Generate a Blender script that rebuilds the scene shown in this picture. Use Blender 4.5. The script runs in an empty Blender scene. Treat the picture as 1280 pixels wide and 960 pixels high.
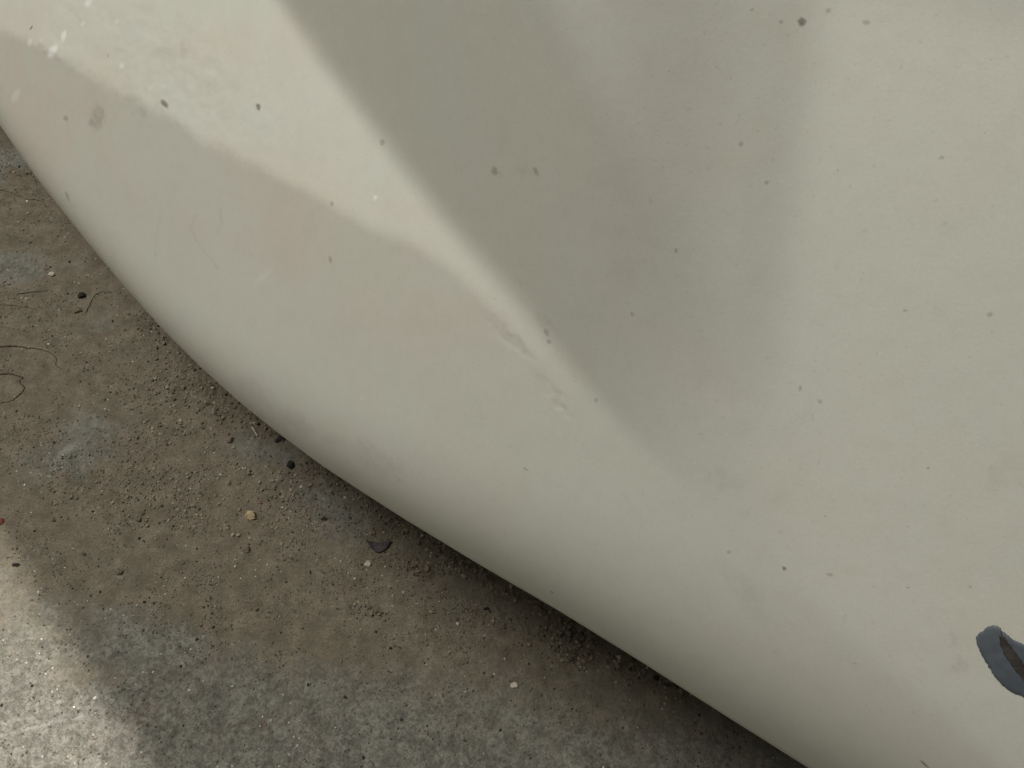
import bpy, math, random
import numpy as np
from mathutils import Vector, Matrix
from mathutils.bvhtree import BVHTree

random.seed(7)
rng = np.random.default_rng(11)
scene = bpy.context.scene
COL = scene.collection

# ------------------------------------------------------------------ camera
CAM = np.array([0.0, 0.0, 0.72])
PITCH = math.radians(60)           # below the horizon
TANH = 0.64                        # half width of the view at distance 1
FWD = np.array([0, math.cos(PITCH), -math.sin(PITCH)])
UPV = np.array([0, math.sin(PITCH), math.cos(PITCH)])
cam_data = bpy.data.cameras.new('camera')
cam = bpy.data.objects.new('camera', cam_data)
COL.objects.link(cam)
cam.location = CAM
cam.rotation_euler = (math.radians(90) - PITCH, 0, 0)
cam_data.sensor_width = 36
cam_data.lens = 36 / (2 * TANH)
cam_data.clip_start = 0.01
cam_data.clip_end = 500
scene.camera = cam

# ------------------------------------------------------------------ light
# added lamps: a broad soft key overhead, a small sun substitute behind the car
SUN_EL = math.radians(55.6)
SUN_AZ = math.radians(45 + 4)
world = bpy.data.worlds.new('World')
scene.world = world
world.use_nodes = True
world.node_tree.nodes['Background'].inputs[0].default_value = (1.0, 1.0, 0.88, 1)
world.node_tree.nodes['Background'].inputs[1].default_value = 0.10
def area_lamp(name, target, az, el, dist, size, power, colour, spread=180):
    d = bpy.data.lights.new(name, 'AREA'); d.shape = 'SQUARE' if size > .8 else 'DISK'
    d.size = size; d.energy = power; d.color = colour; d.spread = math.radians(spread)
    o = bpy.data.objects.new(name, d); COL.objects.link(o)
    v = Vector((math.cos(az) * math.cos(el), math.sin(az) * math.cos(el), math.sin(el)))
    o.location = Vector(target) + v * dist
    o.rotation_euler = v.to_track_quat('Z', 'Y').to_euler()
area_lamp('added_key_lamp', (0.05, 0.3, 0.3), math.radians(160), math.radians(64), 2.6, 1.0, 48, (1.0, 0.99, 0.94))  # added overhead key to model the bumper facets; no such lamp seen
area_lamp('sun_stand_in', (-0.36, 0.12, 0), SUN_AZ, SUN_EL, 6.0, 0.22, 54, (1.0, 0.97, 0.94), 60)  # added in place of the sun, lights the bottom left floor corner
vs = scene.view_settings
vs.view_transform = 'Standard'
vs.look = 'None'
vs.gamma = 1
vs.use_curve_mapping = False
vs.exposure = 0.0

COT = math.cos(SUN_AZ - math.radians(45)) / math.tan(SUN_EL)   # run of the shadow across the car's front, per metre of height

# ------------------------------------------------------------------ maths
def ray(px, py):
    px = np.asarray(px, float); py = np.asarray(py, float)
    u = (px - 640) / 640 * TANH
    v = (480 - py) / 640 * TANH
    return u[..., None] * np.array([1.0, 0, 0]) + v[..., None] * UPV + FWD

def project(P):
    d = P - CAM
    w = d @ FWD
    return 640 + d[..., 0] / w / TANH * 640, 480 - (d @ UPV) / w / TANH * 640

def on_ground(px, py, z=0.0):
    d = ray(px, py)
    t = (z - CAM[2]) / d[..., 2]
    return CAM + d * t[..., None]

def sstep(x):
    x = np.clip(x, 0, 1)
    return x * x * (3 - 2 * x)

def vnoise(x, y, seed=0):
    xi = np.floor(x).astype(np.int64); yi = np.floor(y).astype(np.int64)
    fx = x - xi; fy = y - yi
    fx = fx * fx * fx * (fx * (fx * 6 - 15) + 10); fy = fy * fy * fy * (fy * (fy * 6 - 15) + 10)
    def h(i, j):
        n = (i * 374761393 + j * 668265263 + seed * 1442695041) & 0xffffffff
        n = ((n ^ (n >> 13)) * 1274126177) & 0xffffffff
        n = (n ^ (n >> 16)) & 0xffff
        return n / 65535.0
    a = h(xi, yi); b = h(xi + 1, yi); c = h(xi, yi + 1); d = h(xi + 1, yi + 1)
    return (a * (1 - fx) + b * fx) * (1 - fy) + (c * (1 - fx) + d * fx) * fy

def fbm(x, y, oct=4, seed=0, gain=0.5):
    s = 0; a = 1; t = 0
    for k in range(oct):
        s = s + a * vnoise(x, y, seed + k * 17); t += a
        c, q = math.cos(0.6), math.sin(0.6)
        x, y = (x * c - y * q) * 2.03 + 5.1, (x * q + y * c) * 2.03 + 9.7
        a *= gain
    return s / t

# ------------------------------------------------------------------ scene helpers
def tag(o, label=None, cat=None, group=None, kind=None):
    if label: o['label'] = label
    if cat: o['category'] = cat
    if group: o['group'] = group
    if kind: o['kind'] = kind
    return o

def mesh_obj(name, verts, faces, mats, parent=None, smooth=True, attrs=None):
    me = bpy.data.meshes.new(name)
    verts = np.asarray(verts, np.float32); faces = np.asarray(faces, np.int32)
    n, k = faces.shape
    me.vertices.add(len(verts)); me.vertices.foreach_set('co', verts.ravel())
    me.loops.add(n * k); me.loops.foreach_set('vertex_index', faces.ravel())
    me.polygons.add(n)
    me.polygons.foreach_set('loop_start', np.arange(0, n * k, k, dtype=np.int32))
    me.polygons.foreach_set('loop_total', np.full(n, k, np.int32))
    me.update(calc_edges=True)
    me.polygons.foreach_set('use_smooth', np.full(n, smooth))
    for nm, val in (attrs or {}).items():
        val = np.asarray(val, np.float32)
        if val.ndim == 1:
            me.attributes.new(nm, 'FLOAT', 'POINT').data.foreach_set('value', val)
        else:
            me.attributes.new(nm, 'FLOAT_VECTOR', 'POINT').data.foreach_set('vector', val.ravel())
    me.materials.append(mats)
    o = bpy.data.objects.new(name, me)
    COL.objects.link(o)
    if parent: o.parent = parent
    return o

def grid_faces(nu, nv):
    i = np.arange(nu - 1)[:, None]; j = np.arange(nv - 1)[None, :]
    a = (i * nv + j).ravel()
    return np.stack([a, a + nv, a + nv + 1, a + 1], 1)

class NT:
    """small helper for node materials"""
    def __init__(self, name):
        self.m = bpy.data.materials.new(name); self.m.use_nodes = True
        self.t = self.m.node_tree
        self.b = self.t.nodes['Principled BSDF']
    def node(self, typ, **kw):
        n = self.t.nodes.new(typ)
        for k, v in kw.items(): setattr(n, k, v)
        return n
    def link(self, a, b): self.t.links.new(a, b)
    def put(self, sock, v):
        if isinstance(v, bpy.types.NodeSocket): self.link(v, sock)
        elif isinstance(v, (tuple, list)) and len(v) == 3 and sock.type == 'RGBA': sock.default_value = (*v, 1)
        else: sock.default_value = v
    def pos(self):
        return self.node('ShaderNodeTexCoord').outputs['Object']
    def map(self, scale, loc=(0, 0, 0), rot=(0, 0, 0)):
        n = self.node('ShaderNodeMapping')
        self.link(self.pos(), n.inputs[0])
        n.inputs['Location'].default_value = loc; n.inputs['Rotation'].default_value = rot
        n.inputs['Scale'].default_value = scale
        return n.outputs[0]
    def noise(self, scale, detail=4, rough=0.55, dist=0.0, vec=None):
        n = self.node('ShaderNodeTexNoise')
        self.link(vec or self.pos(), n.inputs['Vector'])
        n.inputs['Scale'].default_value = scale; n.inputs['Detail'].default_value = detail
        n.inputs['Roughness'].default_value = rough; n.inputs['Distortion'].default_value = dist
        return n.outputs[0]
    def ramp(self, f, lo, hi, a=0.0, b=1.0):
        n = self.node('ShaderNodeMapRange', interpolation_type='SMOOTHSTEP')
        self.put(n.inputs[0], f)
        for i, v in zip((1, 2, 3, 4), (lo, hi, a, b)): n.inputs[i].default_value = v
        return n.outputs[0]
    def mix(self, f, a, b, mode='MIX'):
        n = self.node('ShaderNodeMix', data_type='RGBA', blend_type=mode)
        self.put(n.inputs['Factor'], f); self.put(n.inputs[6], a); self.put(n.inputs[7], b)
        return n.outputs[2]
    def math(self, op, a, b=0.0):
        n = self.node('ShaderNodeMath', operation=op)
        self.put(n.inputs[0], a); self.put(n.inputs[1], b)
        return n.outputs[0]
    def attr(self, nm, out='Fac'):
        return self.node('ShaderNodeAttribute', attribute_name=nm).outputs[out]
    def bump(self, h, strength, dist, prev=None):
        n = self.node('ShaderNodeBump')
        self.put(n.inputs['Height'], h)
        n.inputs['Strength'].default_value = strength; n.inputs['Distance'].default_value = dist
        if prev: self.link(prev, n.inputs['Normal'])
        return n.outputs[0]

# ------------------------------------------------------------------ materials
def mat_concrete():
    n = NT('dirty_concrete')
    dirt, pale, worn, line = n.attr('dirt'), n.attr('pale'), n.attr('worn'), n.attr('line')
    big = n.noise(9, 5, 0.6)
    grey = n.mix(n.ramp(big, 0.35, 0.65), (0.175, 0.172, 0.142), (0.23, 0.225, 0.19))
    pink = n.mix(n.ramp(n.noise(14, 4, 0.6, 0.4, n.map((1, 1, 1), (3, 7, 1))), 0.5, 0.68), grey, (0.205, 0.178, 0.152))
    # worn, wormy surface: pale paste between darker spots
    worm = n.noise(75, 5, 0.62, 0.7)
    c_worn = n.mix(n.ramp(worm, 0.40, 0.60), (0.12, 0.113, 0.092), (0.268, 0.252, 0.213))
    c_worn = n.mix(0.5, c_worn, pink)
    # thin pale threads and small dark hollows of the trowelled, worn skin
    th = n.noise(115, 4, 0.6, 1.2, n.map((1, 1.5, 1), (2, 5, 3)))
    ridge = n.ramp(n.math('ABSOLUTE', n.math('SUBTRACT', th, 0.5)), 0.0, 0.035, 1, 0)
    ridge = n.math('MULTIPLY', ridge, n.ramp(n.noise(60, 3), 0.42, 0.6))
    c_worn = n.mix(n.math('MULTIPLY', ridge, 0.40), c_worn, (0.34, 0.325, 0.28))
    hol = n.ramp(n.noise(210, 3, 0.6, 0.8, n.map((1, 1, 1), (8, 1, 3))), 0.60, 0.68)
    c_worn = n.mix(n.math('MULTIPLY', hol, 0.45), c_worn, (0.06, 0.056, 0.045))
    fine = n.noise(300, 4, 0.6, 0.8)
    c_worn = n.mix(0.75, c_worn, n.mix(n.ramp(fine, 0.32, 0.66), (0.62, 0.61, 0.59), (1.32, 1.31, 1.28)), 'MULTIPLY')
    # dust
    dust = n.mix(n.ramp(n.noise(60, 5, 0.6), 0.3, 0.7), (0.155, 0.132, 0.094), (0.252, 0.216, 0.16))
    dust = n.mix(0.6, dust, n.mix(n.ramp(n.noise(600, 3, 0.6), 0.3, 0.7), (0.72, 0.71, 0.70), (1.22, 1.22, 1.2)), 'MULTIPLY')
    f = n.math('ADD', dirt, n.math('MULTIPLY', n.math('SUBTRACT', n.noise(45, 5, 0.65), 0.5), 0.9))
    c = n.mix(n.ramp(f, 0.12, 0.88), c_worn, dust)
    c = n.mix(n.math('MULTIPLY', pale, n.ramp(n.noise(90, 5, 0.7), 0.35, 0.62)), c, (0.31, 0.305, 0.265))
    # pits and pale chips
    v = n.node('ShaderNodeTexVoronoi', feature='F1'); n.link(n.pos(), v.inputs['Vector']); v.inputs['Scale'].default_value = 190
    pit = n.math('MULTIPLY', n.ramp(v.outputs['Distance'], 0.10, 0.28, 1, 0), n.ramp(n.noise(31, 3), 0.5, 0.6))
    c = n.mix(n.math('MULTIPLY', pit, 0.75), c, (0.05, 0.045, 0.036))
    v2 = n.node('ShaderNodeTexVoronoi', feature='F1'); n.link(n.map((1, 1, 1), (5, 3, 0)), v2.inputs['Vector']); v2.inputs['Scale'].default_value = 130
    chip = n.math('MULTIPLY', n.ramp(v2.outputs['Distance'], 0.06, 0.15, 1, 0), n.ramp(n.noise(24, 2, 0.5, 0, n.map((1, 1, 1), (9, 1, 0))), 0.5, 0.6))
    c = n.mix(n.math('MULTIPLY', chip, 0.8), c, (0.6, 0.58, 0.53))
    c = n.mix(n.math('MULTIPLY', line, 0.6), c, (0.42, 0.40, 0.36))
    c = n.mix(n.attr('soil'), c, n.mix(n.noise(6, 4), (0.07, 0.06, 0.045), (0.12, 0.105, 0.08)))  # dark tone added to the unseen outer floor to weaken bounced light
    n.link(c, n.b.inputs['Base Color'])
    n.b.inputs['Roughness'].default_value = 0.9
    n.b.inputs['Specular IOR Level'].default_value = 0.25
    b = n.bump(worm, 0.5, 0.0012)
    b = n.bump(ridge, 0.5, 0.0006, b)
    b = n.bump(n.noise(330, 5, 0.72), 1.0, 0.0016, b)
    b = n.bump(fine, 0.55, 0.0007, b)
    b = n.bump(pit, 0.5, -0.0012, b)
    n.link(b, n.b.inputs['Normal'])
    return n.m

def mat_paint():
    n = NT('dusty_white_paint')
    warm, stain, pale = n.attr('warm'), n.attr('stain'), n.attr('pale')
    a = n.noise(7, 4, 0.55)
    base = n.mix(n.ramp(a, 0.35, 0.65), (0.598, 0.598, 0.52), (0.615, 0.603, 0.528))
    pk = n.ramp(n.noise(13, 5, 0.6, 0.3, n.map((1, 1, 1), (4, 2, 9))), 0.46, 0.62)
    base = n.mix(n.math('MULTIPLY', pk, n.math('ADD', n.math('MULTIPLY', warm, 0.6), 0.12)), base, (0.62, 0.535, 0.455))
    base = n.mix(n.math('MULTIPLY', warm, 0.25), base, (0.62, 0.54, 0.44))
    # thin uneven dust, streaked downwards
    d = n.ramp(n.noise(110, 6, 0.7), 0.42, 0.72)
    base = n.mix(n.math('MULTIPLY', d, 0.13), base, (0.47, 0.445, 0.37))
    f = n.ramp(n.noise(900, 3, 0.6), 0.35, 0.7)
    base = n.mix(n.math('MULTIPLY', f, 0.14), base, (0.45, 0.43, 0.37))
    sp = n.ramp(n.noise(420, 2, 0.5, 0, n.map((1, 1, 1), (2, 8, 5))), 0.66, 0.74)
    base = n.mix(n.math('MULTIPLY', sp, 0.22), base, (0.38, 0.35, 0.29))
    base = n.mix(n.math('MULTIPLY', stain, n.ramp(n.noise(220, 4, 0.65), 0.3, 0.62, 0.25, 1)), base, (0.27, 0.255, 0.215))
    base = n.mix(pale, base, (0.84, 0.82, 0.76))
    n.link(base, n.b.inputs['Base Color'])
    n.put(n.b.inputs['Roughness'], n.ramp(n.noise(40, 4), 0.3, 0.7, 0.42, 0.58))
    n.b.inputs['Specular IOR Level'].default_value = 0.2
    b = n.bump(n.noise(650, 4, 0.65), 0.22, 0.0003)
    b = n.bump(n.noise(60, 3, 0.5), 0.02, 0.0008, b)
    n.link(b, n.b.inputs['Normal'])
    return n.m

def mat_plain(name, c1, c2, scale=300, rough=0.85, attr=None, bumpd=0.0006, spec=0.3):
    n = NT(name)
    c = n.mix(n.ramp(n.noise(scale, 4, 0.6), 0.35, 0.65), c1, c2)
    if attr: c = n.mix(1.0, c, n.attr(attr, 'Color'), 'MULTIPLY')
    n.link(c, n.b.inputs['Base Color'])
    n.b.inputs['Roughness'].default_value = rough
    n.b.inputs['Specular IOR Level'].default_value = spec
    n.link(n.bump(n.noise(scale * 3, 3, 0.6), 0.5, bumpd), n.b.inputs['Normal'])
    return n.m

M_concrete = mat_concrete()
M_paint = mat_paint()
M_grain = mat_plain('sand_grains', (0.85, 0.85, 0.85), (1, 1, 1), 900, attr='tint')
M_mud = mat_plain('dried_mud', (0.16, 0.125, 0.09), (0.24, 0.195, 0.145), 500)
M_dark = mat_plain('dark_crumb', (0.02, 0.018, 0.016), (0.045, 0.038, 0.032), 700)
M_tan = mat_plain('tan_stone', (0.38, 0.27, 0.15), (0.58, 0.44, 0.28), 400)
M_pale = mat_plain('pale_stone', (0.5, 0.4, 0.33), (0.72, 0.62, 0.54), 500)
M_leaf = mat_plain('dark_leaf', (0.045, 0.034, 0.034), (0.10, 0.08, 0.082), 260, 0.6)
M_leaf_brown = mat_plain('brown_leaf', (0.10, 0.075, 0.05), (0.2, 0.155, 0.105), 300, 0.7)
M_straw = mat_plain('dry_straw', (0.42, 0.37, 0.28), (0.6, 0.54, 0.42), 500)
M_fibre = mat_plain('dark_root', (0.08, 0.055, 0.04), (0.15, 0.10, 0.075), 500)
M_red = mat_plain('red_brown_bark', (0.12, 0.035, 0.02), (0.2, 0.07, 0.04), 500)
M_primer = mat_plain('blue_grey_primer', (0.078, 0.092, 0.108), (0.105, 0.12, 0.135), 120, 0.55, bumpd=0.0002, spec=0.4)
M_core = mat_plain('bare_dark_plastic', (0.035, 0.031, 0.028), (0.065, 0.056, 0.05), 200, 0.6)
M_speck = mat_plain('dried_mud_fleck', (0.47, 0.445, 0.375), (0.54, 0.515, 0.44), 600)
M_speck_dark = mat_plain('brown_fleck', (0.24, 0.205, 0.165), (0.33, 0.29, 0.235), 600)

# ------------------------------------------------------------------ the car's front panel
ELP = math.radians(60)             # slope of the panel
AZP = math.radians(45)             # the panel faces away from this direction
HD = np.array([math.cos(AZP), math.sin(AZP), 0])           # inward, horizontal
AX = np.array([math.sin(AZP), -math.cos(AZP), 0])          # along the bumper, to the right
BX = HD * math.cos(ELP) + np.array([0, 0, math.sin(ELP)])  # up the slope
NX = -HD * math.sin(ELP) + np.array([0, 0, math.cos(ELP)]) # outwards
P0 = HD * 0.075 + np.array([0, 0, 0.21])

def to_plane(px, py):
    d = ray(px, py)
    t = ((P0 - CAM) @ NX) / (d @ NX)
    P = CAM + d * t[..., None] - P0
    return P @ AX, P @ BX

def curve(pts, smooth=0.01):
    """polyline in picture pixels -> b(a) on the panel plane, lightly rounded"""
    p = np.array(pts, float)
    a, b = to_plane(p[:, 0], p[:, 1])
    o = np.argsort(a); a, b = a[o], b[o]
    aa = np.linspace(-2.5, 1.5, 4001)
    sl0 = (b[1] - b[0]) / (a[1] - a[0]); sl1 = (b[-1] - b[-2]) / (a[-1] - a[-2])
    bb = np.interp(aa, a, b)
    bb = np.where(aa < a[0], b[0] + sl0 * 0.3 * (1 - np.exp((aa - a[0]) / 0.3)) * -1, bb)
    bb = np.where(aa > a[-1], b[-1] + sl1 * 0.3 * (1 - np.exp(-(aa - a[-1]) / 0.3)), bb)
    k = max(3, int(smooth / 0.001)); ker = np.hanning(k + 2)[1:-1]; ker /= ker.sum()
    bb = np.convolve(np.pad(bb, k, mode='edge'), ker, 'same')[k:-k]
    return lambda x: np.interp(x, aa, bb)

EDGE_PX = [(0, 157), (50, 228), (100, 291), (150, 352), (200, 408), (250, 458), (300, 503), (350, 543), (400, 580), (450, 613), (500, 645), (600, 706), (700, 764), (800, 826), (900, 890), (1000, 953)]
edge_target = curve(EDGE_PX, 0.03)
L1 = curve([(-60, 10), (0, 38), (60, 62), (120, 98), (150, 118), (200, 138), (250, 172), (340, 215), (430, 265), (520, 305), (575, 348), (640, 410), (700, 478), (790, 570), (900, 670)], 0.006)
L2 = curve([(260, -110), (345, -12), (395, 60), (430, 108), (500, 200), (560, 276), (640, 365), (700, 440), (775, 530), (870, 620), (960, 700)], 0.02)
L3 = curve([(640, -200), (722, 0), (785, 130), (855, 260), (942, 420), (950, 560), (990, 720)], 0.05)

# sample positions along and up the panel: fine where the photograph looks
av = np.concatenate([np.linspace(-2.4, -0.84, 60)[:-1], np.linspace(-0.84, 0.26, 800), np.linspace(0.26, 1.0, 45)[1:]])
NRAD = 26
phi = np.linspace(math.radians(150), 0, NRAD)      # from the turned-under lip up to the face
dv = np.linspace(0, 1, 420)                       # from the lip radius to the upper rim
B_TOP = 0.46

def RAD(a): return 0.014 + 0.026 * sstep((a + 0.40) / 0.55)

def panel(b_edge, seen=None):
    A = av[:, None]
    t = sstep((av + 0.45) / 0.6)
    R = RAD(av)[:, None]; r = (0.015 + 0.020 * t)[:, None]
    be = b_edge[:, None]
    # face
    span = B_TOP - be - R
    b = be + R + dv[None, :] * span
    AA = np.broadcast_to(A, b.shape)
    AA0, b0 = AA, b
    be0 = be
    if seen is not None:                            # creases are laid out on the bowed surface itself
        AA, b = seen
    l1, l2, l3 = L1(AA), L2(AA), L3(AA)
    aendC = to_plane(np.array(965.), np.array(640.))[0]
    aend = to_plane(np.array(800.), np.array(560.))[0]; abeg = to_plane(np.array(520.), np.array(300.))[0]
    fade = sstep((aend - AA) / 0.20)
    fadeC = sstep((aendC - AA) / 0.13)
    wig = (fbm(AA * 30, b * 30, 3, 5) - 0.5) * 0.007
    sA0 = sstep((b - l1 + 0.006) / 0.012)
    sA = sstep((b - l1 + wig + 0.006) / 0.012)
    wid2 = 0.015 + 0.010 * sstep((-AA) / 0.3)
    sC = sstep((b - l2 + wid2 / 2) / wid2)
    sD = sstep((b - l3 + 0.025) / 0.05)
    # the face bows gently: it leans back towards the top, tucks in towards the lip
    g_ = 0.70 - 0.765 * sstep((b0 - be) / (0.09 + 0.09 * t[:, None]))
    slope = g_ - 0.04 * (1 - sA) * fade + (-0.54 - g_) * sA * (1 - sC) * fade
    step = np.gradient(dv)[None, :] * span
    relief = (slope - g_) * (1 - sC) + sC * (0.325 * fadeC * (1 - sD) - 0.10 * sD)
    h = np.cumsum(g_ * step, axis=1)
    # the pressed-in facets run obliquely over the panel: sum their slopes along slanting lines
    bk = np.linspace(-0.25, B_TOP, 700); db = bk[1] - bk[0]; sh = 0.577
    Er = np.array([np.interp(bk, b0[i], relief[i], left=0) for i in range(len(av))])
    a0 = np.linspace(-2.6, 1.4, 3200)
    S_ = np.stack([np.interp(a0 - sh * bk[k], av, Er[:, k]) for k in range(len(bk))], 1)
    Hs = np.cumsum(S_ * db, axis=1)
    H = np.stack([np.interp(av, a0 - sh * bk[k], Hs[:, k]) for k in range(len(bk))], 1)
    base_h = np.array([np.interp(b0[i], bk, H[i]) for i in range(len(av))])
    h = h + base_h - base_h[:, :1]
    ker = np.hanning(17)[1:-1]; ker /= ker.sum()
    h = np.apply_along_axis(lambda c_: np.convolve(np.pad(c_, 7, mode='edge'), ker, 'valid'), 0, h) if seen is not None else h
    h = h - h[:, :1]
    P = P0 + AA0[..., None] * AX + b0[..., None] * BX + h[..., None] * NX
    # lip
    s = 0.70
    bl = be + R * (1 - np.sin(phi))[None, :]
    hl = -r * (1 - np.cos(phi))[None, :] + (bl - be - R) * s
    # the last steps go inwards as a flange
    PL = P0 + A[..., None] * AX + bl[..., None] * BX + hl[..., None] * NX
    fl = PL[:, :1] + (HD * 0.05 + np.array([0, 0, 0.012]))[None, None, :]
    return np.concatenate([fl, PL[:, :-1], P], axis=1)

# the lip's outline has to land on the edge line: correct for the roll of the lip
b_edge = edge_target(av) - 0.0
for it in range(6):
    P = panel(b_edge)[:, :NRAD + 60]
    px, py = project(P)
    # position across the edge: compare in plane coordinates
    aP, bP = to_plane(px, py)
    over = (bP - edge_target(aP)).min(axis=1)
    ok = (av > -0.82) & (av < 0.35)
    over = np.where(ok, over, np.interp(av, av[ok], over[ok]))
    ker = np.hanning(25); ker /= ker.sum()
    over = np.convolve(np.pad(over, 12, mode='edge'), ker, 'valid')
    b_edge = b_edge - over
seen = None
for it in range(8):
    PV = panel(b_edge, seen)
    fx, fy = project(PV[:, NRAD:])
    inview = ((PV[:, NRAD:] - CAM) @ FWD > 0.08) & (fx > -500) & (fx < 1800) & (fy > -500) & (fy < 1500)
    sa, sb = to_plane(np.clip(fx, -500, 1800), np.clip(fy, -500, 1500))
    A0 = np.broadcast_to(av[:, None], sa.shape); B0 = b_edge[:, None] + RAD(av)[:, None] + dv[None] * (B_TOP - b_edge - RAD(av))[:, None]
    w_ = sstep((np.minimum(np.minimum(fx + 400, 1700 - fx), np.minimum(fy + 400, 1400 - fy))) / 200) * inview
    if seen is None: seen = (A0, B0)
    tgt = (A0 * (1 - w_) + sa * w_, B0 * (1 - w_) + sb * w_)
    print('move', np.abs(tgt[1] - seen[1])[w_ > .5].max())
    seen = tuple(.3 * o_ + .7 * t_ for o_, t_ in zip(seen, tgt))
print('rim', (PV[:, -1] @ HD - PV[:, -1, 2] * COT).min(), 'h', ((PV[:, -1] - P0) @ NX).max())
nu, nv = PV.shape[:2]
PF = PV.reshape(-1, 3)
ppx, ppy = project(PF)

def blob(px, py, cx, cy, rx, ry=None, ang=0.0, soft=0.5):
    ry = ry or rx
    c, s = math.cos(math.radians(ang)), math.sin(math.radians(ang))
    x = ((px - cx) * c + (py - cy) * s) / rx; y = (-(px - cx) * s + (py - cy) * c) / ry
    return sstep((1 + soft - np.sqrt(x * x + y * y)) / (2 * soft))

def seg(px, py, pts, w):
    d = np.full(px.shape, 1e9)
    for (x0, y0), (x1, y1) in zip(pts[:-1], pts[1:]):
        vx, vy = x1 - x0, y1 - y0
        t = np.clip(((px - x0) * vx + (py - y0) * vy) / (vx * vx + vy * vy), 0, 1)
        d = np.minimum(d, np.hypot(px - x0 - t * vx, py - y0 - t * vy))
    return sstep(1 - d / w)

nz = (fbm(ppx / 9, ppy / 9, 3, 3) - 0.5) * 14
qx, qy = ppx + nz, ppy + (fbm(ppx / 9, ppy / 9, 3, 8) - 0.5) * 14
stain = np.zeros(len(PF)); warm = np.zeros(len(PF)); pale = np.zeros(len(PF))
for (cx, cy, rx, ry, an, k) in [(121, 150, 8, 15, 0, .45), (176, 137, 8, 6, 0, .25), (640, 424, 26, 7, 45, .17), (700, 505, 20, 5, 58, .14), (616, 400, 18, 6, 42, .12),
                                (1190, 800, 6, 12, -20, .22), (1198, 832, 8, 10, 20, .22), (905, 600, 26, 12, 20, .12), (655, 215, 12, 6, 0, .12), (620, 214, 5, 5, 0, .15),
                                (470, 575, 34, 14, 36, .16), (372, 528, 22, 10, 40, .22), (320, 490, 30, 10, 42, .14), (415, 552, 14, 8, 20, .14), (205, 70, 16, 10, 0, .12), (230, 62, 4, 14, 10, .16),
                                (260, 110, 30, 14, 10, .10), (935, 745, 14, 40, -35, .10), (1260, 600, 30, 20, 0, .07), (680, 400, 14, 6, 50, .15), (672, 470, 12, 5, 50, .12)]:
    stain = np.maximum(stain, k * blob(qx, qy, cx, cy, rx, ry, an))
for pts, w, k in [([(245, 268), (238, 285), (248, 305), (262, 322), (272, 335)], 2.6, .18), ([(275, 262), (277, 280), (270, 292)], 3, .13), ([(200, 270), (196, 295), (194, 320)], 3, .12),
                  ([(300, 372), (342, 338)], 3, .0)]:
    stain = np.maximum(stain, k * seg(ppx, ppy, pts, w))
# grime along the broken line between the pale shelf and the face below
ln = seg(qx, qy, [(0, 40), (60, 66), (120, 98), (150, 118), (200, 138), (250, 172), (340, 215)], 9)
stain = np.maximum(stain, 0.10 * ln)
for (cx, cy, rx, ry, an, k) in [(450, 320, 150, 70, 28, .9), (60, 130, 130, 90, 20, .8), (290, 70, 90, 60, 0, .45), (260, 230, 120, 60, 0, .4), (420, 420, 90, 60, 30, .35), (60, 40, 60, 40, 0, .6)]:
    warm = np.maximum(warm, k * blob(qx, qy, cx, cy, rx, ry, an, .7))
for (cx, cy, rx, ry, an, k) in [(66, 64, 4.2, 9, 42, .9), (80, 45, 3.2, 7, 15, .75), (104, 29, 2, 4, 30, .35), (111, 3, 3, 6, 30, .5), (146, 27, 2, 3, 30, .25), (37, 53, 3, 5, 20, .5), (152, 82, 3, 3, 30, .5),
                                (20, 119, 4, 9, 32, .35), (330, 345, 4, 16, 50, .14), (453, 497, 3, 4, 30, .16), (469, 247, 2.5, 2.5, 0, .8), (190, 108, 3, 6, 40, .14), (240, 110, 6, 3, 30, .12)]:
    pale = np.maximum(pale, k * blob(ppx + nz * .15, ppy, cx, cy, rx, ry, an, .4))
ahead = ((PF - CAM) @ FWD > 0.05) & (ppx > -80) & (ppx < 1360)
stain *= ahead; warm *= ahead; pale *= ahead
# small dents and ripples, as real relief
rip = (fbm(ppx / 60, ppy / 60, 3, 41) - 0.5) * 0.00025
rip = rip + 0.0007 * blob(qx, qy, 66, 58, 16, 8, 40) + 0.0005 * blob(qx, qy, 105, 15, 12, 8, 20)
rip = rip + (fbm(ppx / 14, ppy / 14, 3, 47) - 0.5) * 0.0011 * blob(ppx, ppy, 190, 70, 170, 65, 30, .6)
rip = rip - 0.00035 * blob(qx, qy, 640, 426, 30, 7, 46) - 0.0003 * blob(qx, qy, 697, 500, 26, 5, 58)
PF = PF + (rip * ahead)[:, None] * NX
car = bpy.data.objects.new('car', None)
COL.objects.link(car)
car_base = P0 - np.array([0, 0, P0[2]])
tag(car, 'dusty off-white car with a creased front bumper curving over the dirty concrete', 'car')
bumper = mesh_obj('bumper', PF, grid_faces(nu, nv)[:, ::-1], M_paint, car, attrs={'stain': stain, 'warm': warm, 'pale': pale})
PV = PF.reshape(nu, nv, 3)

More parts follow.
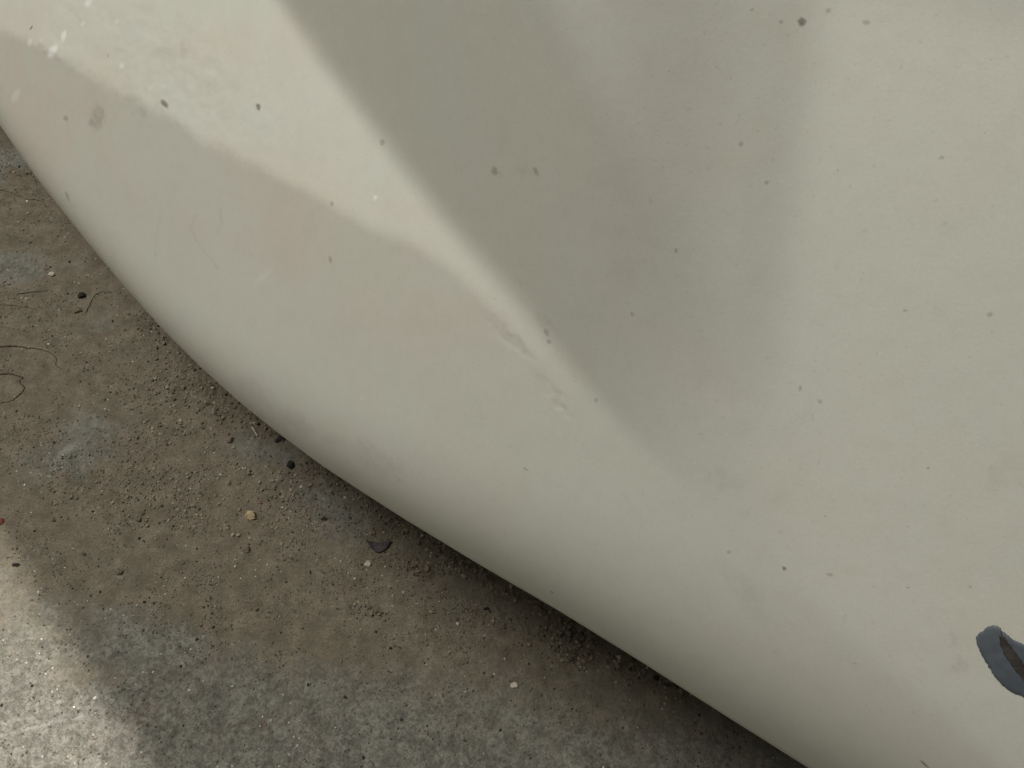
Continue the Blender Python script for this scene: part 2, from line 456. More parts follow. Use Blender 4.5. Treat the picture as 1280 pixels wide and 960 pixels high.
# the body above and behind the bumper (beyond the picture): it shades the panel and the floor
top = PV[:, -1]                                     # upper rim of the bumper
qt = top @ HD
H_EDGE = 0.66
shadow_q = float((on_ground(np.array(112.), np.array(836.)) @ HD))
RIM = top[(av > -2.3) & (av < 0.9)]
H_EDGE = max(H_EDGE, float(RIM[:, 2].max()) + 0.01)
q_edge = shadow_q + H_EDGE * COT
print('hood edge', H_EDGE, q_edge, 'rim q', (RIM @ HD).min(), (RIM @ HD).max())
rows = []
zt = top[:, 2]
g0 = 0.004
for z_, q_ in [(None, None), (H_EDGE - 0.012, q_edge - 0.012), (H_EDGE, q_edge), (H_EDGE + 0.012, q_edge + 0.02), (H_EDGE + 0.06, q_edge + 0.35), (H_EDGE + 0.10, q_edge + 0.75), (H_EDGE + 0.12, q_edge + 1.2)]:
    if z_ is None:
        r0 = top + BX * g0
    else:
        r0 = av[:, None] * AX + HD * (q_ - 0.004 * sstep((av[:, None] + 0.29) / 0.09) + 0.012 * sstep((av[:, None] + 0.14) / 0.10)) + np.array([0, 0, z_])
    rows.append(r0)
rows = np.stack(rows, 1)
sel = np.unique(np.concatenate([np.arange(0, nu, 12), [nu - 1]]))
bonnet = mesh_obj('bonnet', rows[sel].reshape(-1, 3), grid_faces(len(sel), rows.shape[1])[:, ::-1], M_paint, car,
                  attrs={k: np.zeros(len(sel) * rows.shape[1]) for k in ('stain', 'warm', 'pale')})
# wings and bulkhead closing the engine bay
def wall(pts):
    pts = np.array(pts)
    return pts
def strip(name, upper, lower):
    V = np.stack([upper, lower], 1)
    return mesh_obj(name, V.reshape(-1, 3), grid_faces(len(V), 2), M_paint, car, smooth=False,
                    attrs={k: np.zeros(len(V) * 2) for k in ('stain', 'warm', 'pale')})
for side in (0, -1):
    up = rows[side].copy(); up[:, 2] -= 0.003
    lo = up.copy(); lo[:, 2] = 0.22
    strip('wing', up, lo)
up = rows[sel][:, -1].copy(); lo = up.copy(); lo[:, 2] = 0.2
strip('bulkhead', up, lo)

bvh = BVHTree.FromPolygons([Vector(p) for p in PF], [tuple(f) for f in grid_faces(nu, nv).tolist()])
def hit(px, py):
    d = Vector(ray(px, py)).normalized()
    loc, nrm, idx, dist = bvh.ray_cast(Vector(CAM), d)
    if loc is None: return None, None
    if nrm.dot(d) > 0: nrm = -nrm
    return loc, nrm

# ------------------------------------------------------------------ scraped patch on the bumper
def patch(name, outline, mat, parent, rise, edge_drop=0.0006, label=None, shift=0.0):
    """irregular patch that follows the panel: rings from the outline to the middle"""
    P = np.array(outline, float)
    out = []
    n = len(P)
    for i in range(n):                              # roughen the outline
        p0, p1 = P[i], P[(i + 1) % n]
        for k in range(5):
            t = k / 5
            q = p0 * (1 - t) + p1 * t
            if k: q = q + rng.normal(0, 0.6, 2)
            out.append(q)
    out = np.array(out)
    c = out.mean(0)
    rings = [1.0, 0.975, 0.93, 0.8, 0.6, 0.4, 0.2, 0.02]
    hs = [-edge_drop, 0.6 * rise, rise, rise, rise, rise, rise, rise]
    V = []
    for rr, hh in zip(rings, hs):
        for q in out:
            w = c + (q - c) * rr
            loc, nr = hit(min(w[0], 1400), w[1])
            V.append(np.array(loc) + np.array(nr) * (hh + shift))
    m = len(out); F = []
    for r_ in range(len(rings) - 1):
        for i in range(m):
            j = (i + 1) % m
            F.append((r_ * m + i, r_ * m + j, (r_ + 1) * m + j, (r_ + 1) * m + i))
    return mesh_obj(name, np.array(V), F, mat, parent)

sc_out = [(1219.7, 794.7), (1224, 790.5), (1228, 788.5), (1232.6, 784.5), (1240.8, 780.7), (1247.5, 782), (1254.3, 789.3), (1262.4, 796.1), (1273.3, 802.3), (1290, 811), (1306, 825), (1318, 846), (1322, 868), (1312, 882), (1296, 882),
          (1280, 872), (1262.4, 863.8), (1251.6, 855.7), (1243.5, 846.2), (1238, 836.7), (1231.3, 827.2), (1226, 816.4), (1220.5, 805)]
core_out = [(1248.3, 792.4), (1255, 794.5), (1262, 804), (1273, 819), (1281, 830), (1292, 843), (1300, 858), (1296, 866), (1282, 852), (1268, 836), (1258, 822), (1250.6, 806)]
scrape = patch('scraped_patch', sc_out, M_primer, bumper, 0.0007)
scrape['label'] = 'blue-grey patch with ragged edge where the off-white paint is gone'
corep = patch('bare_core', core_out, M_core, scrape, 0.0004, shift=0.0006)
corep['label'] = 'dark brown sliver in the middle of the blue-grey patch'

# ------------------------------------------------------------------ flecks on the bumper
ICO_V = []
t_ = (1 + 5 ** .5) / 2
for s1 in (-1, 1):
    for s2 in (-1, 1):
        ICO_V += [(0, s1, s2 * t_), (s1, s2 * t_, 0), (s2 * t_, 0, s1)]
ICO_V = np.array(ICO_V, float); ICO_V /= np.linalg.norm(ICO_V[0])
ICO_F = []
for i in range(12):
    for j in range(i + 1, 12):
        for k in range(j + 1, 12):
            a, b, c = ICO_V[i], ICO_V[j], ICO_V[k]
            if max(np.linalg.norm(a - b), np.linalg.norm(b - c), np.linalg.norm(a - c)) < 1.1:
                ICO_F.append((i, j, k) if np.dot(np.cross(b - a, c - a), a) > 0 else (i, k, j))
ICO_F = np.array(ICO_F)

def ico_sub(V, F):
    V = list(map(tuple, V)); mid = {}; out = []
    def m(i, j):
        k = (min(i, j), max(i, j))
        if k not in mid:
            p = (np.array(V[i]) + np.array(V[j])) / 2; p /= np.linalg.norm(p)
            V.append(tuple(p)); mid[k] = len(V) - 1
        return mid[k]
    for a, b, c in F:
        ab, bc, ca = m(a, b), m(b, c), m(c, a)
        out += [(a, ab, ca), (b, bc, ab), (c, ca, bc), (ab, bc, ca)]
    return np.array(V), np.array(out)
ICO2_V, ICO2_F = ico_sub(ICO_V, ICO_F)
ICO3_V, ICO3_F = ico_sub(ICO2_V, ICO2_F)

def scatter(name, centres, sizes, normals, mat, tints=None, flat=0.7, parent=None, V0=ICO_V, F0=ICO_F, aspect=0.35):
    N = len(centres); K = len(V0)
    V = V0[None] * (1 + rng.uniform(-0.28, 0.28, (N, K, 1)))
    st = 1 + rng.uniform(-aspect, aspect, (N, 1, 3)); st[:, :, 2] *= flat
    V = V * st
    ang = rng.uniform(0, 2 * np.pi, N); ca, sa = np.cos(ang)[:, None], np.sin(ang)[:, None]
    X = V[..., 0] * ca - V[..., 1] * sa; Y = V[..., 0] * sa + V[..., 1] * ca; Z = V[..., 2]
    n = normals / np.linalg.norm(normals, axis=1, keepdims=True)
    t1 = np.cross(n, np.array([0.3, 0.9, 0.1])); t1 /= np.linalg.norm(t1, axis=1, keepdims=True)
    t2 = np.cross(n, t1)
    s = np.asarray(sizes)[:, None, None]
    W = centres[:, None] + s * (X[..., None] * t1[:, None] + Y[..., None] * t2[:, None] + Z[..., None] * n[:, None])
    F = (F0[None] + (np.arange(N) * K)[:, None, None]).reshape(-1, 3)
    at = {}
    if tints is not None:
        at['tint'] = np.repeat(tints, K, axis=0)
    o = mesh_obj(name, W.reshape(-1, 3), F, mat, parent, smooth=False, attrs=at)
    return o

def mat_film(name, colour, dens):
    n = NT(name)
    n.put(n.b.inputs['Base Color'], (*colour, 1)); n.b.inputs['Roughness'].default_value = 0.8
    n.b.inputs['Specular IOR Level'].default_value = 0.2
    f = n.math('MULTIPLY', n.attr('k'), n.ramp(n.noise(1100, 3, 0.6), 0.25, 0.6, 0.55, 1.0))
    n.put(n.b.inputs['Alpha'], n.math('MULTIPLY', f, dens))
    return n.m
M_film = mat_film('thin_dirt', (0.28, 0.25, 0.195), 0.25)
M_film_dark = mat_film('brown_dirt', (0.16, 0.125, 0.095), 0.5)
def fleck(px, py, w, h, ang, mat, label=None):
    """thin dried dirt spot, w x h picture pixels, thinning out towards its rim"""
    loc, n = hit(px, py)
    l2, _ = hit(px + 3 * math.cos(math.radians(ang)), py + 3 * math.sin(math.radians(ang)))
    d = (l2 - loc); pxs = d.length / 3; d = (d - n * d.dot(n)).normalized(); e = n.cross(d)
    V = [np.array(loc) + 0.00016 * np.array(n)]; K = [1.0]; m = 12
    rad = 1 + rng.uniform(-0.25, 0.25, m)
    for rr, kk in ((0.5, 1.0), (0.8, 0.75), (1.3, 0.0)):
        for q in range(m):
            th = 2 * math.pi * q / m
            V.append(np.array(loc) + (math.cos(th) * w / 2 * np.array(d) + math.sin(th) * h / 2 * np.array(e)) * pxs * rr * rad[q] + (0.00016 if rr < 1 else 0.0001) * np.array(n)); K.append(kk)
    F = [(0, 0, 1 + q, 1 + (q + 1) % m) for q in range(m)]
    F = []
    for q in range(m): F.append((0, 1 + q, 1 + (q + 1) % m))
    for k in range(2):
        for q in range(m):
            a, b = 1 + k * m + q, 1 + k * m + (q + 1) % m
            F += [(a, a + m, b + m), (a, b + m, b)]
    o = mesh_obj('dirt_spot', np.array(V), F, mat, bumper, attrs={'k': np.array(K)})
    if label: o['label'] = label
    return o
for (x, y, w, h, an, m) in [(205.5, 130, 13, 4.5, 42, 1), (323, 133.5, 9, 5, 50, 1), (39, 35, 7, 4, -60, 1), (135, 70, 6, 3.5, -70, 0), (478.5, 178, 6, 5, 0, 0), (1002, 27, 12, 10, 15, 1), (1035, 13, 8, 7, 0, 0), (976, 27, 6, 5, 0, 0),
                            (1083, 28, 10, 6, 30, 0), (1237, 393, 8, 7, 0, 0), (1177, 197, 7, 6, 0, 0), (926, 180, 7, 6, 0, 0), (958, 228, 6, 5, 0, 0), (1131, 388, 6, 4, 0, 0), (1000, 486, 5, 8, 10, 0), (1025, 502, 6, 6, 0, 0),
                            (980, 710, 6, 5, 0, 1), (1037, 718, 9, 5, 0, 0), (911, 690, 6, 4, 0, 0), (657, 586, 9, 3, 35, 0), (690, 740, 5, 3, 20, 1), (1032, 645, 4, 3, 0, 0), (618, 213, 7, 6, 0, 0), (670, 214, 7, 7, 0, 0), (686, 427, 7, 5, 30, 0),
                            (683, 415, 7, 7, 0, 0), (1213, 733, 5, 5, 0, 0), (1156, 955, 4, 10, -15, 1), (845, 313, 5, 6, 0, 0), (790, 392, 5, 5, 0, 0), (415, 255, 5, 5, 0, 0), (413, 324, 5, 6, 0, 0), (1069, 829, 4, 3, 0, 0),
                            (940, 12, 6, 4, 0, 0), (745, 500, 5, 4, 0, 0), (1160, 585, 6, 4, 0, 0), (500, 600, 5, 4, 40, 0), (82, 148, 7, 4, 0, 0), (84, 245, 5, 6, 0, 0)]:
    fleck(x, y, w * .92, h * .92, an, M_film_dark if m else M_film)
# countless finer ones
cs, ns, sz = [], [], []
while len(cs) < 110:
    x, y = rng.uniform(0, 1280), rng.uniform(0, 960)
    if rng.uniform() > 0.35 + 0.65 * fbm(np.array(x / 120.), np.array(y / 120.), 2, 77) ** 2: continue
    loc, n = hit(x, y)
    if loc is None: continue
    cs.append(loc); ns.append(n); sz.append(0.00018 + 0.00034 * rng.uniform() ** 4)
scatter('fine_mud_flecks', np.array(cs), sz, np.array(ns), M_speck, None, 0.2, bumper)['kind'] = 'stuff'

# ------------------------------------------------------------------ the floor
def axis(lo, hi, step, far):
    core = np.arange(lo, hi, step)
    out = []; s = step * 1.6; x = 0
    while x < far:
        x += s; s *= 1.35; out.append(x)
    out = np.array(out)
    return np.concatenate([lo - out[::-1], core, core[-1] + out])
gx = axis(-0.80, 0.34, 0.0016, 30); gy = axis(-0.08, 1.0, 0.0016, 30)
GX, GY = np.meshgrid(gx, gy, indexing='ij')
g = np.stack([GX.ravel(), GY.ravel(), np.zeros(GX.size)], 1)
fpx, fpy = project(g)
front = ((g - CAM) @ FWD > 0.05) & (np.abs(fpx) < 3000) & (np.abs(fpy) < 3000)
fpx = np.where(front, fpx, -3000); fpy = np.where(front, fpy, -3000)
n1 = (fbm(fpx / 25, fpy / 25, 4, 21) - .5) * 60; n2 = (fbm(fpx / 25, fpy / 25, 4, 23) - .5) * 60
qx, qy = fpx + n1, fpy + n2
x_, y_ = g[:, 0], g[:, 1]
# dust lies thick towards the top, the floor is worn bare towards the bottom
dirt = sstep((900 - (qy - 0.17 * qx)) / 260) * 0.9
for (cx, cy, rx, ry, an, k) in [(20, 335, 55, 22, 0, .6), (8, 195, 30, 18, 0, .8), (95, 560, 70, 30, -20, .65), (210, 380, 35, 12, 20, .3), (335, 562, 50, 18, 10, .55), (400, 625, 70, 22, 35, .6), (205, 790, 60, 30, 0, .5), (120, 395, 30, 12, -20, .4), (620, 760, 90, 22, 15, .35), (190, 440, 40, 12, 30, .3)]:
    dirt -= k * blob(qx, qy, cx, cy, rx, ry, an, .6)
for (cx, cy, rx, ry, an, k) in [(300, 770, 120, 35, 10, .4), (420, 800, 40, 20, 0, .5), (110, 850, 60, 18, 0, .35)]:
    dirt += k * blob(qx, qy, cx, cy, rx, ry, an, .6)
dirt = np.clip(np.where(front, dirt, .5), 0, 1)
palev = np.zeros(len(g))
for (cx, cy, rx, ry, an, k) in [(86, 556, 26, 5, -42, .9), (100, 530, 20, 12, 0, .4), (30, 325, 45, 10, 0, .3), (10, 195, 20, 14, 0, .5), (345, 560, 40, 12, 10, .3), (15, 350, 30, 8, 0, .3), (410, 630, 40, 10, 30, .3)]:
    palev = np.maximum(palev, k * blob(qx * .4 + fpx * .6, qy * .4 + fpy * .6, cx, cy, rx, ry, an, .6))
line = np.zeros(len(g))
m1 = (fbm(fpx / 7, fpy / 7, 3, 31) - .5) * 7
for pts, w, k in [([(-60, 945), (0, 921), (58, 905), (108, 894)], 2.6, .75), ([(92, 857), (103, 873), (116, 893), (128, 906)], 2.4, .7), ([(155, 903), (148, 917), (140, 923)], 3, .6), ([(130, 900), (170, 925)], 2, .3),
                  ([(68, 863), (74, 880)], 2.4, .4), ([(400, 772), (460, 776), (530, 782), (600, 795), (650, 802)], 2.4, .22), ([(0, 905), (30, 898)], 2.4, .4), ([(170, 872), (180, 890)], 3, .35), ([(376, 940), (384, 910)], 5, .25)]:
    line = np.maximum(line, k * seg(fpx + m1 * .35, fpy + m1 * .35, pts, w) * (0.35 + 0.65 * sstep((fbm(fpx / 6, fpy / 6, 2, 35) - .3) / .3)))
hz = (fbm(x_ * 14, y_ * 14, 4, 61) - .5) * 0.004
fine = fbm(x_ * 170, y_ * 170, 3, 63)
clod = fbm(x_ * 260, y_ * 260, 3, 67)
CL = [(715, 800, 32, 22, 30, 1.3), (690, 795, 40, 14, 10, .5), (571, 704, 30, 9, 25, .9), (521, 708, 24, 9, 0, .9), (456, 764, 26, 9, 10, .6), (775, 831, 18, 12, 30, .8), (800, 842, 14, 7, 20, .6), (490, 650, 30, 9, 25, .6), (525, 665, 22, 9, 35, .6), (600, 720, 26, 8, 30, .6),
      (250, 490, 60, 30, 25, .65), (230, 535, 60, 16, -5, .5), (330, 520, 40, 22, 40, .5), (200, 430, 60, 22, 40, .4), (20, 215, 26, 7, 10, .7), (40, 240, 18, 5, 20, .5), (180, 620, 90, 36, 0, .35), (350, 610, 60, 30, 20, .35), (310, 660, 60, 20, 0, .3), (620, 770, 50, 14, 10, .35), (475, 664, 16, 5, 0, .5),
      (340, 535, 22, 10, 30, .5), (845, 855, 20, 8, 35, .3), (640, 745, 30, 10, 35, .35)]
crumb = np.zeros(len(g))
for (cx, cy, rx, ry, an, k) in CL:
    crumb = np.maximum(crumb, k * 1.0 * blob(qx * .3 + fpx * .7, qy * .3 + fpy * .7, cx, cy, rx, ry, an, .7))
def edge_band(px, py, w=26):
    off = seg(px - 22, py + 10 - 22, [(170, 400), (250, 470), (350, 555), (450, 622), (600, 715), (700, 775), (840, 858)], w)
    return off * sstep((fbm(px / 30, py / 30, 3, 88) - .38) / .2)
crumb = np.maximum(crumb, 0.6 * edge_band(fpx, fpy)) * front
hz = hz + (fine - .5) * (0.0012 + 0.0006 * (1 - dirt)) + crumb * sstep((clod - .42) / .2) * 0.0042 + crumb * 0.0006
win = sstep((30 - np.abs(x_)) / 1) * sstep((30 - np.abs(y_)) / 1)
far = (np.abs(x_ + .2) > 1.2) | (np.abs(y_ - .45) > 1.2)  # out-of-view floor, darkened so less light bounces onto the bumper
hz = np.where(far, 0, hz)
g[:, 2] = hz
ground = mesh_obj('ground', g, grid_faces(len(gx), len(gy)), M_concrete, attrs={'soil': far.astype(float), 'dirt': np.clip(dirt + crumb * .6, 0, 1), 'pale': palev, 'line': line, 'worn': 1 - dirt})
tag(ground, 'dirty grey-brown concrete floor, sunlit in the bottom left corner', None, None, 'structure')
cix = len(gy)
def gz(x, y):
    i = np.clip(np.searchsorted(gx, x), 1, len(gx) - 1); j = np.clip(np.searchsorted(gy, y), 1, len(gy) - 1)
    return g[i * cix + j, 2]

# ------------------------------------------------------------------ loose grains
def visible(px, py):
    # left of / below the bumper's edge, with some margin underneath it
    E = np.array([(-400, -300)] + EDGE_PX + [(1100, 1010)], float)
    return px < np.interp(py, E[:, 1], E[:, 0]) + 60
def grain_field(N, fn, smin, smax, pw, palette, lift=0.35):
    px = rng.uniform(-60, 1050, N * 6); py = rng.uniform(120, 1020, N * 6)
    keep = visible(px, py) & (rng.uniform(size=px.size) < fn(px, py))
    px, py = px[keep][:N], py[keep][:N]
    P = on_ground(px, py)
    s = smin + (smax - smin) * rng.uniform(size=len(px)) ** pw
    P[:, 2] = gz(P[:, 0], P[:, 1]) + s * lift
    pal = np.array(palette); idx = rng.choice(len(pal), len(px), p=pal[:, 3] / pal[:, 3].sum())
    tint = pal[idx, :3] * rng.uniform(.8, 1.2, (len(px), 1))
    return P, s, tint
def dens(px, py):
    d = np.full(px.shape, .0)
    for (cx, cy, rx, ry, an, k) in CL:
        d = np.maximum(d, k * blob(px, py, cx, cy, rx * 1.1, ry * 1.1, an, .8))
    return np.maximum(d, .75 * edge_band(px, py, 30))
base_noise = lambda px, py: sstep((fbm(px / 38, py / 38, 4, 91) - .42) / .25)
P1, s1, t1 = grain_field(30000, lambda x, y: np.clip(0.06 + .7 * base_noise(x, y) * sstep((840 - y + .12 * x) / 160) + .03 * base_noise(x, y), 0, 1), 0.00022, 0.0012, 3.2,
                         [(.22, .185, .14, 6), (.17, .14, .105, 4), (.30, .26, .2, 2.0), (.08, .065, .05, 1.0), (.5, .48, .42, .35)])
P2, s2, t2 = grain_field(17000, lambda x, y: dens(x, y) ** 1.3, 0.0005, 0.0019, 1.7, [(.28, .235, .165, 6), (.22, .18, .13, 4), (.37, .31, .22, 2), (.12, .095, .07, 1), (.55, .5, .42, .1)])
P3, s3, t3 = grain_field(600, lambda x, y: .3 + 0 * x, 0.0005, 0.0015, 2.5, [(.035, .03, .024, 5), (.09, .065, .045, 3), (.65, .62, .56, 1.4), (.30, .14, .09, .3)])
Pa, Sa, Ta = np.concatenate([P1, P2, P3]), np.concatenate([s1, s2, s3]), np.concatenate([t1, t2, t3])
grit = scatter('sand_grains', Pa, Sa, np.tile([0, 0, 1.0], (len(Pa), 1)), M_grain, Ta, 0.7)
tag(grit, 'loose brown sand and soil crumbs scattered over the concrete', None, None, 'stuff')

# ------------------------------------------------------------------ single bits of debris
def place(px, py):
    p = on_ground(np.array(float(px)), np.array(float(py)))
    return Vector((p[0], p[1], float(gz(p[0], p[1]))))
def pixel_size(px, py):
    a = on_ground(np.array(float(px)), np.array(float(py))); b = on_ground(np.array(px + 1.0), np.array(float(py)))
    return float(np.linalg.norm(a - b))
def stone(name, px, py, w, h, mat, label, cat, tall=0.7, rough=.22, ang=0.0):
    s = pixel_size(px, py); r = np.random.default_rng(int(px * 7 + py))
    V = ICO3_V.copy()
    k = r.normal(size=(5, 3)); k /= np.linalg.norm(k, axis=1, keepdims=True)
    for kk in k:                                   # broken flat faces
        d = V @ kk; lim = r.uniform(.55, .8)
        V = V - np.where(d > lim, d - lim, 0)[:, None] * kk
    V = V * (1 + r.uniform(-rough, rough, (len(V), 1)) * .45)
    V = V * np.array([w / 2, h / 2, (w + h) / 4 * tall]) * s
    V[:, 2] = np.maximum(V[:, 2], -V[:, 2].max() * .55)
    V[:, 2] -= V[:, 2].min()
    o = mesh_obj(name, V, ICO3_F, mat, smooth=False)
    o.location = place(px, py) + Vector((0, 0, -0.0003)); o.rotation_euler = (0, 0, ang)
    return tag(o, label, cat)
stone('stone', 103, 371, 11, 9, M_dark, 'small black stone with a pointed top on the brown dust, upper left of the floor', 'stone', .8)
stone('soil_crumb', 98, 389, 12, 9, M_mud, 'brown soil crumb just below the small black stone', 'crumb', .8)
stone('soil_crumb', 65, 344, 9, 7, M_pale, 'pale crumb with a dark side near the left edge, above the dark stone', 'crumb', .7)
stone('soil_crumb', 58, 336, 8, 5, M_mud, 'tiny brown crumb touching the upper side of the pale crumb', 'crumb', .6)
stone('soil_crumb', 288, 550, 10, 9, M_mud, 'round brown crumb left of the black pellet by the bumper edge', 'crumb', .8)
stone('pellet', 363, 582.5, 11, 12, M_dark, 'smooth black pellet on the floor close to the bumper edge', 'pellet', .9, .08)
stone('pebble', 315, 645, 15, 13, M_tan, 'yellowish tan pebble with chipped faces in the middle of the dirty floor', 'pebble', .8)
stone('soil_crumb', 309, 687, 10, 10, M_mud, 'dark brown crumb below the tan pebble', 'crumb', .8)
stone('soil_crumb', 149, 715, 12, 9, M_mud, 'brown crumb lying right of the sunlit corner, left of the tan pebble', 'crumb', .7)
stone('soil_crumb', 174, 650, 7, 7, M_mud, 'little brown crumb between the black-topped dust and the tan pebble', 'crumb', .7)
stone('pebble', 460, 705, 9, 8, M_pale, 'cream pebble just below the curled dark leaf piece', 'pebble', .8)
stone('pebble', 643, 857, 10, 8, M_pale, 'pinkish white pebble alone on the dark worn concrete', 'pebble', .6)
stone('bark_chip', 1, 652, 10, 9, M_red, 'reddish brown bark chip cut off by the left edge of the picture', 'bark', .7)
stone('stone', 405, 649, 9, 5, M_dark, 'flat black stone left of and above the curled dark leaf piece', 'stone', .6)
stone('stone', 608, 761, 7, 5, M_dark, 'tiny black stone below the bumper edge, right of the crumbly ridge', 'stone', .6)
stone('stone', 821, 848, 8, 7, M_dark, 'black stone half tucked under the bumper edge at the lower right of the floor', 'stone', .6)
stone('stone', 21, 706, 11, 4, M_dark, 'narrow black stone just above the sunlit corner by the left edge', 'stone', .6)
stone('soil_crumb', 245, 489, 9, 5, M_mud, 'flat brown crumb among the gritty soil left of the bumper edge', 'crumb', .6)
stone('soil_crumb', 65, 612, 8, 6, M_mud, 'brown crumb with a white grain near the left edge, above the red bark chip', 'crumb', .7)

def tube(name, pts, rad, mat, label, cat, lift=0.0008, jit=0.0, taper=True):
    P = [place(*p) for p in pts]
    out = []
    for i in range(len(P) - 1):
        p0 = P[max(i - 1, 0)]; p1 = P[i]; p2 = P[i + 1]; p3 = P[min(i + 2, len(P) - 1)]
        for k in range(8):
            t = k / 8
            out.append(0.5 * ((2 * p1) + (p2 - p0) * t + (2 * p0 - 5 * p1 + 4 * p2 - p3) * t * t + (3 * p1 - p0 - 3 * p2 + p3) * t ** 3))
    out.append(P[-1])
    out = np.array(out); n = len(out)
    out[:, :2] += rng.normal(0, jit, (n, 2)); out[:, 2] = gz(out[:, 0], out[:, 1]) + lift + np.abs(rng.normal(0, jit, n))
    V = []
    for i in range(n):
        d = out[min(i + 1, n - 1)] - out[max(i - 1, 0)]; d /= np.linalg.norm(d)
        a = np.cross(d, [0, 0, 1]); a /= np.linalg.norm(a); b = np.cross(a, d)
        r = rad * ((1 - .7 * i / n) if taper else 1) * rng.uniform(.8, 1.2)
        for k in range(6):
            th = k * math.pi / 3
            V.append(out[i] + r * (math.cos(th) * a + math.sin(th) * b))
    F = [(i * 6 + k, i * 6 + (k + 1) % 6, (i + 1) * 6 + (k + 1) % 6, (i + 1) * 6 + k) for i in range(n - 1) for k in range(6)]
    F += [(0, 5, 4, 3), (0, 3, 2, 1)]; e = (n - 1) * 6; F += [(e, e + 1, e + 2, e + 3), (e, e + 3, e + 4, e + 5)]
    o = mesh_obj(name, V, F, mat)
    return tag(o, label, cat)
tube('root_fibre', [(-14, 436), (0, 434), (14, 432.5), (28, 434), (36, 435), (44, 435)], .0010, M_fibre, 'thin dark reddish root lying straight from the left edge, the upper of two', 'root', .0006, .0002)
tube('root_fibre', [(44, 435), (60, 440), (70, 447), (69, 456), (76, 460)], .0005, M_fibre, 'hair-thin dark thread curving down from the end of the upper root', 'root', .0002, .0003)
tube('root_fibre', [(-14, 469), (0, 468), (10, 467), (17, 468), (28, 471)], .0012, M_fibre, 'short dark reddish root at the left edge, the lower of two', 'root', .0006, .0002)
tube('root_fibre', [(28, 472), (24, 477), (30, 484), (25, 493), (16, 499), (8, 502.5), (-10, 504)], .0008, M_fibre, 'dark thread looping below the lower root back to the left edge', 'root', .0003, .0003)
tube('twig', [(22, 368), (38, 366), (60, 363.5)], .0006, M_fibre, 'thin straight dark twig near the left edge above the roots', 'twig', .0006, .0001)
tube('grass_stalk', [(-14, 381), (10, 382), (28, 384), (46, 387)], .0004, M_fibre, 'hair-thin stalk between the straight twig and the upper root', 'stalk', .0003, .0002)
tube('grass_stalk', [(108, 391), (112, 383), (118, 371), (127, 366), (140, 366)], .0007, M_mud, 'bent brown stalk right of the small black stone', 'stalk', .0004, .0003)
tube('straw', [(315, 534), (319, 540), (322.5, 546)], .0009, M_straw, 'short pale straw left of the dark forked leaf piece', 'straw', .001, 0, False)
tube('grass_stalk', [(-6, 236), (12, 240), (30, 248), (52, 252), (58, 260)], .0010, M_mud, 'dirty brown stalk at the left edge just under the bumper corner', 'stalk', .0005, .0004)

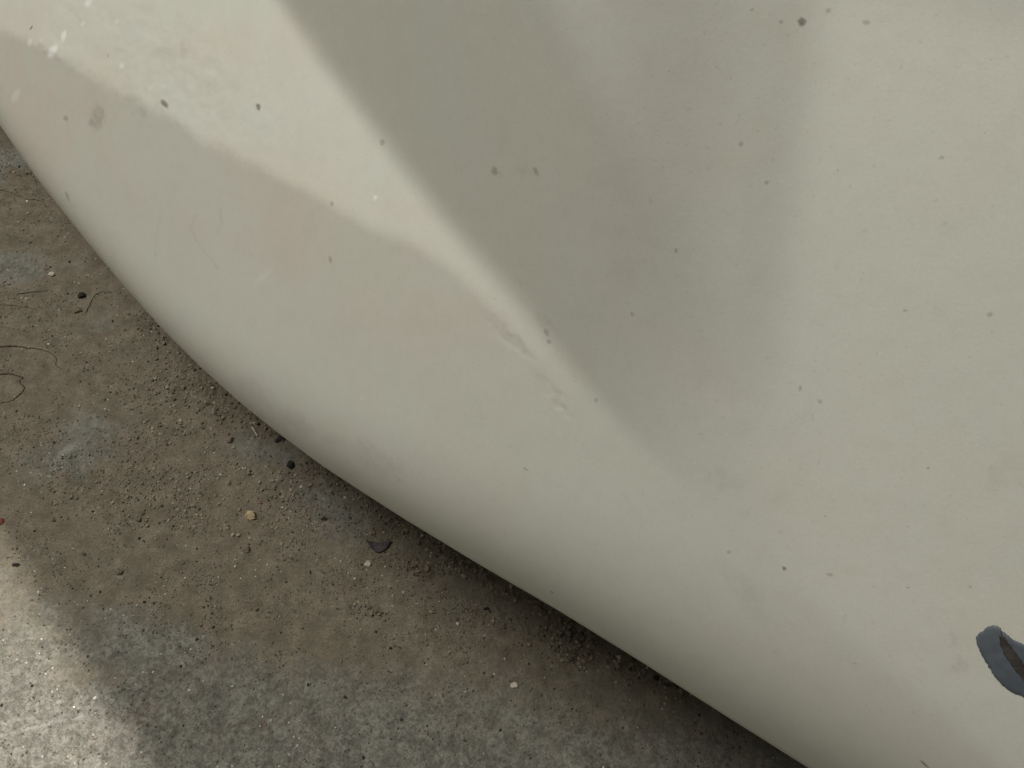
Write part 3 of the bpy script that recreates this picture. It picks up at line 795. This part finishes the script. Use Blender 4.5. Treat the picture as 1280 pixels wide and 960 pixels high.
def leaf(name, pts_px, lift, thick, mat, parent=None):
    """thin curled sheet: rows of picture positions with heights, given real thickness"""
    G = []
    for row in pts_px:
        for (x, y, z) in row:
            p = place(x, y); G.append((p.x, p.y, p.z + z * 0.001 + lift))
    G = np.array(G); nr, nc = len(pts_px), len(pts_px[0])
    # refine once by bilinear interpolation
    A = G.reshape(nr, nc, 3)
    k = 4
    u = np.linspace(0, nr - 1, (nr - 1) * k + 1); v = np.linspace(0, nc - 1, (nc - 1) * k + 1)
    def samp(uu, vv):
        i = np.clip(np.floor(uu).astype(int), 0, nr - 2); j = np.clip(np.floor(vv).astype(int), 0, nc - 2)
        fu = (uu - i)[:, None, None]; fv = (vv - j)[None, :, None]
        ii, jj = np.meshgrid(i, j, indexing='ij')
        return A[ii, jj] * (1 - fu) * (1 - fv) + A[ii + 1, jj] * fu * (1 - fv) + A[ii, jj + 1] * (1 - fu) * fv + A[ii + 1, jj + 1] * fu * fv
    S = samp(u, v); S = S + rng.normal(0, 0.00016, S.shape)
    T = S.copy(); T[..., 2] += thick
    n1_, n2_ = S.shape[:2]
    F = list(map(tuple, grid_faces(n1_, n2_)[:, ::-1])); N = n1_ * n2_
    F += [tuple(N + np.array(f)) for f in grid_faces(n1_, n2_)]
    ring = [(i, 0) for i in range(n1_)] + [(n1_ - 1, j) for j in range(1, n2_)] + [(i, n2_ - 1) for i in range(n1_ - 2, -1, -1)] + [(0, j) for j in range(n2_ - 2, 0, -1)]
    ids = [i * n2_ + j for i, j in ring]
    for a, b in zip(ids, ids[1:] + ids[:1]): F.append((a, b, N + b, N + a))
    return mesh_obj(name, np.concatenate([S.reshape(-1, 3), T.reshape(-1, 3)]), F, mat, parent)
lf = leaf('leaf_piece', [[(458, 677, 4.5), (466, 678.5, 1.5), (475, 679, 1.2), (482, 678, 1.8), (489, 676, 4.8)],
                         [(461, 681, 2.5), (468, 685, .6), (475, 685.5, .4), (481, 684, .8), (487, 681, 2.8)],
                         [(465, 687, 2.8), (469, 691, 1.4), (474, 691.5, 1.2), (480, 689, 1.2), (485, 685, 2.4)]], 0.0004, 0.0005, M_leaf)
tag(lf, 'curled dark purple-grey leaf piece shaped like a small boat on the dirt', 'leaf')
lf = bpy.data.objects.new('leaf_piece', None); COL.objects.link(lf); lf.location = place(350, 541)
tag(lf, 'forked dark brown leaf piece lying against the bumper edge beside the pale straw', 'leaf')
def rel(o, par):
    o.parent = par; o.matrix_parent_inverse = Matrix.Translation(-par.location)
    return o
rel(leaf('blade', [[(336, 529, 3.0), (345, 530, 3.5), (356, 536, 4), (366, 546, 3.0)],
                   [(335, 533, 2.2), (343, 536, 2.4), (353, 541, 2.5), (364, 549, 1.5)],
                   [(339, 539, 1.0), (345, 543, 1.0), (353, 547, 1.0), (362, 552, .6)]], 0.0002, .0004, M_leaf_brown), lf)
rel(leaf('torn_strip', [[(344, 551.5, .6), (351, 547, 1.6), (357, 542, 4.8), (369, 547, 4.4)],
                        [(345, 554, .3), (353, 551, .6), (360, 549, 4), (369, 550, 3.6)]], 0.0012, .0005, M_dark), lf)
chip = leaf('bark_flake', [[(659, 749, 2.5), (667, 750, 3.0), (676, 754, 2.2)], [(658, 754, .8), (667, 756, .6), (677, 757, .8)]], 0.0003, .0008, M_leaf_brown)
tag(chip, 'small grey-brown bark flake touching the bumper edge above the crumbly heap', 'bark')
chip = leaf('bark_flake', [[(781, 838.5, 2.4), (788, 840, 2.4), (795, 842, 2.0)], [(781, 842, 1.6), (788, 844, 1.6), (794, 845, 1.2)]], 0.0003, .0014, M_mud)
tag(chip, 'rectangular brown bark flake by the bumper edge at the right end of the loose soil', 'bark')
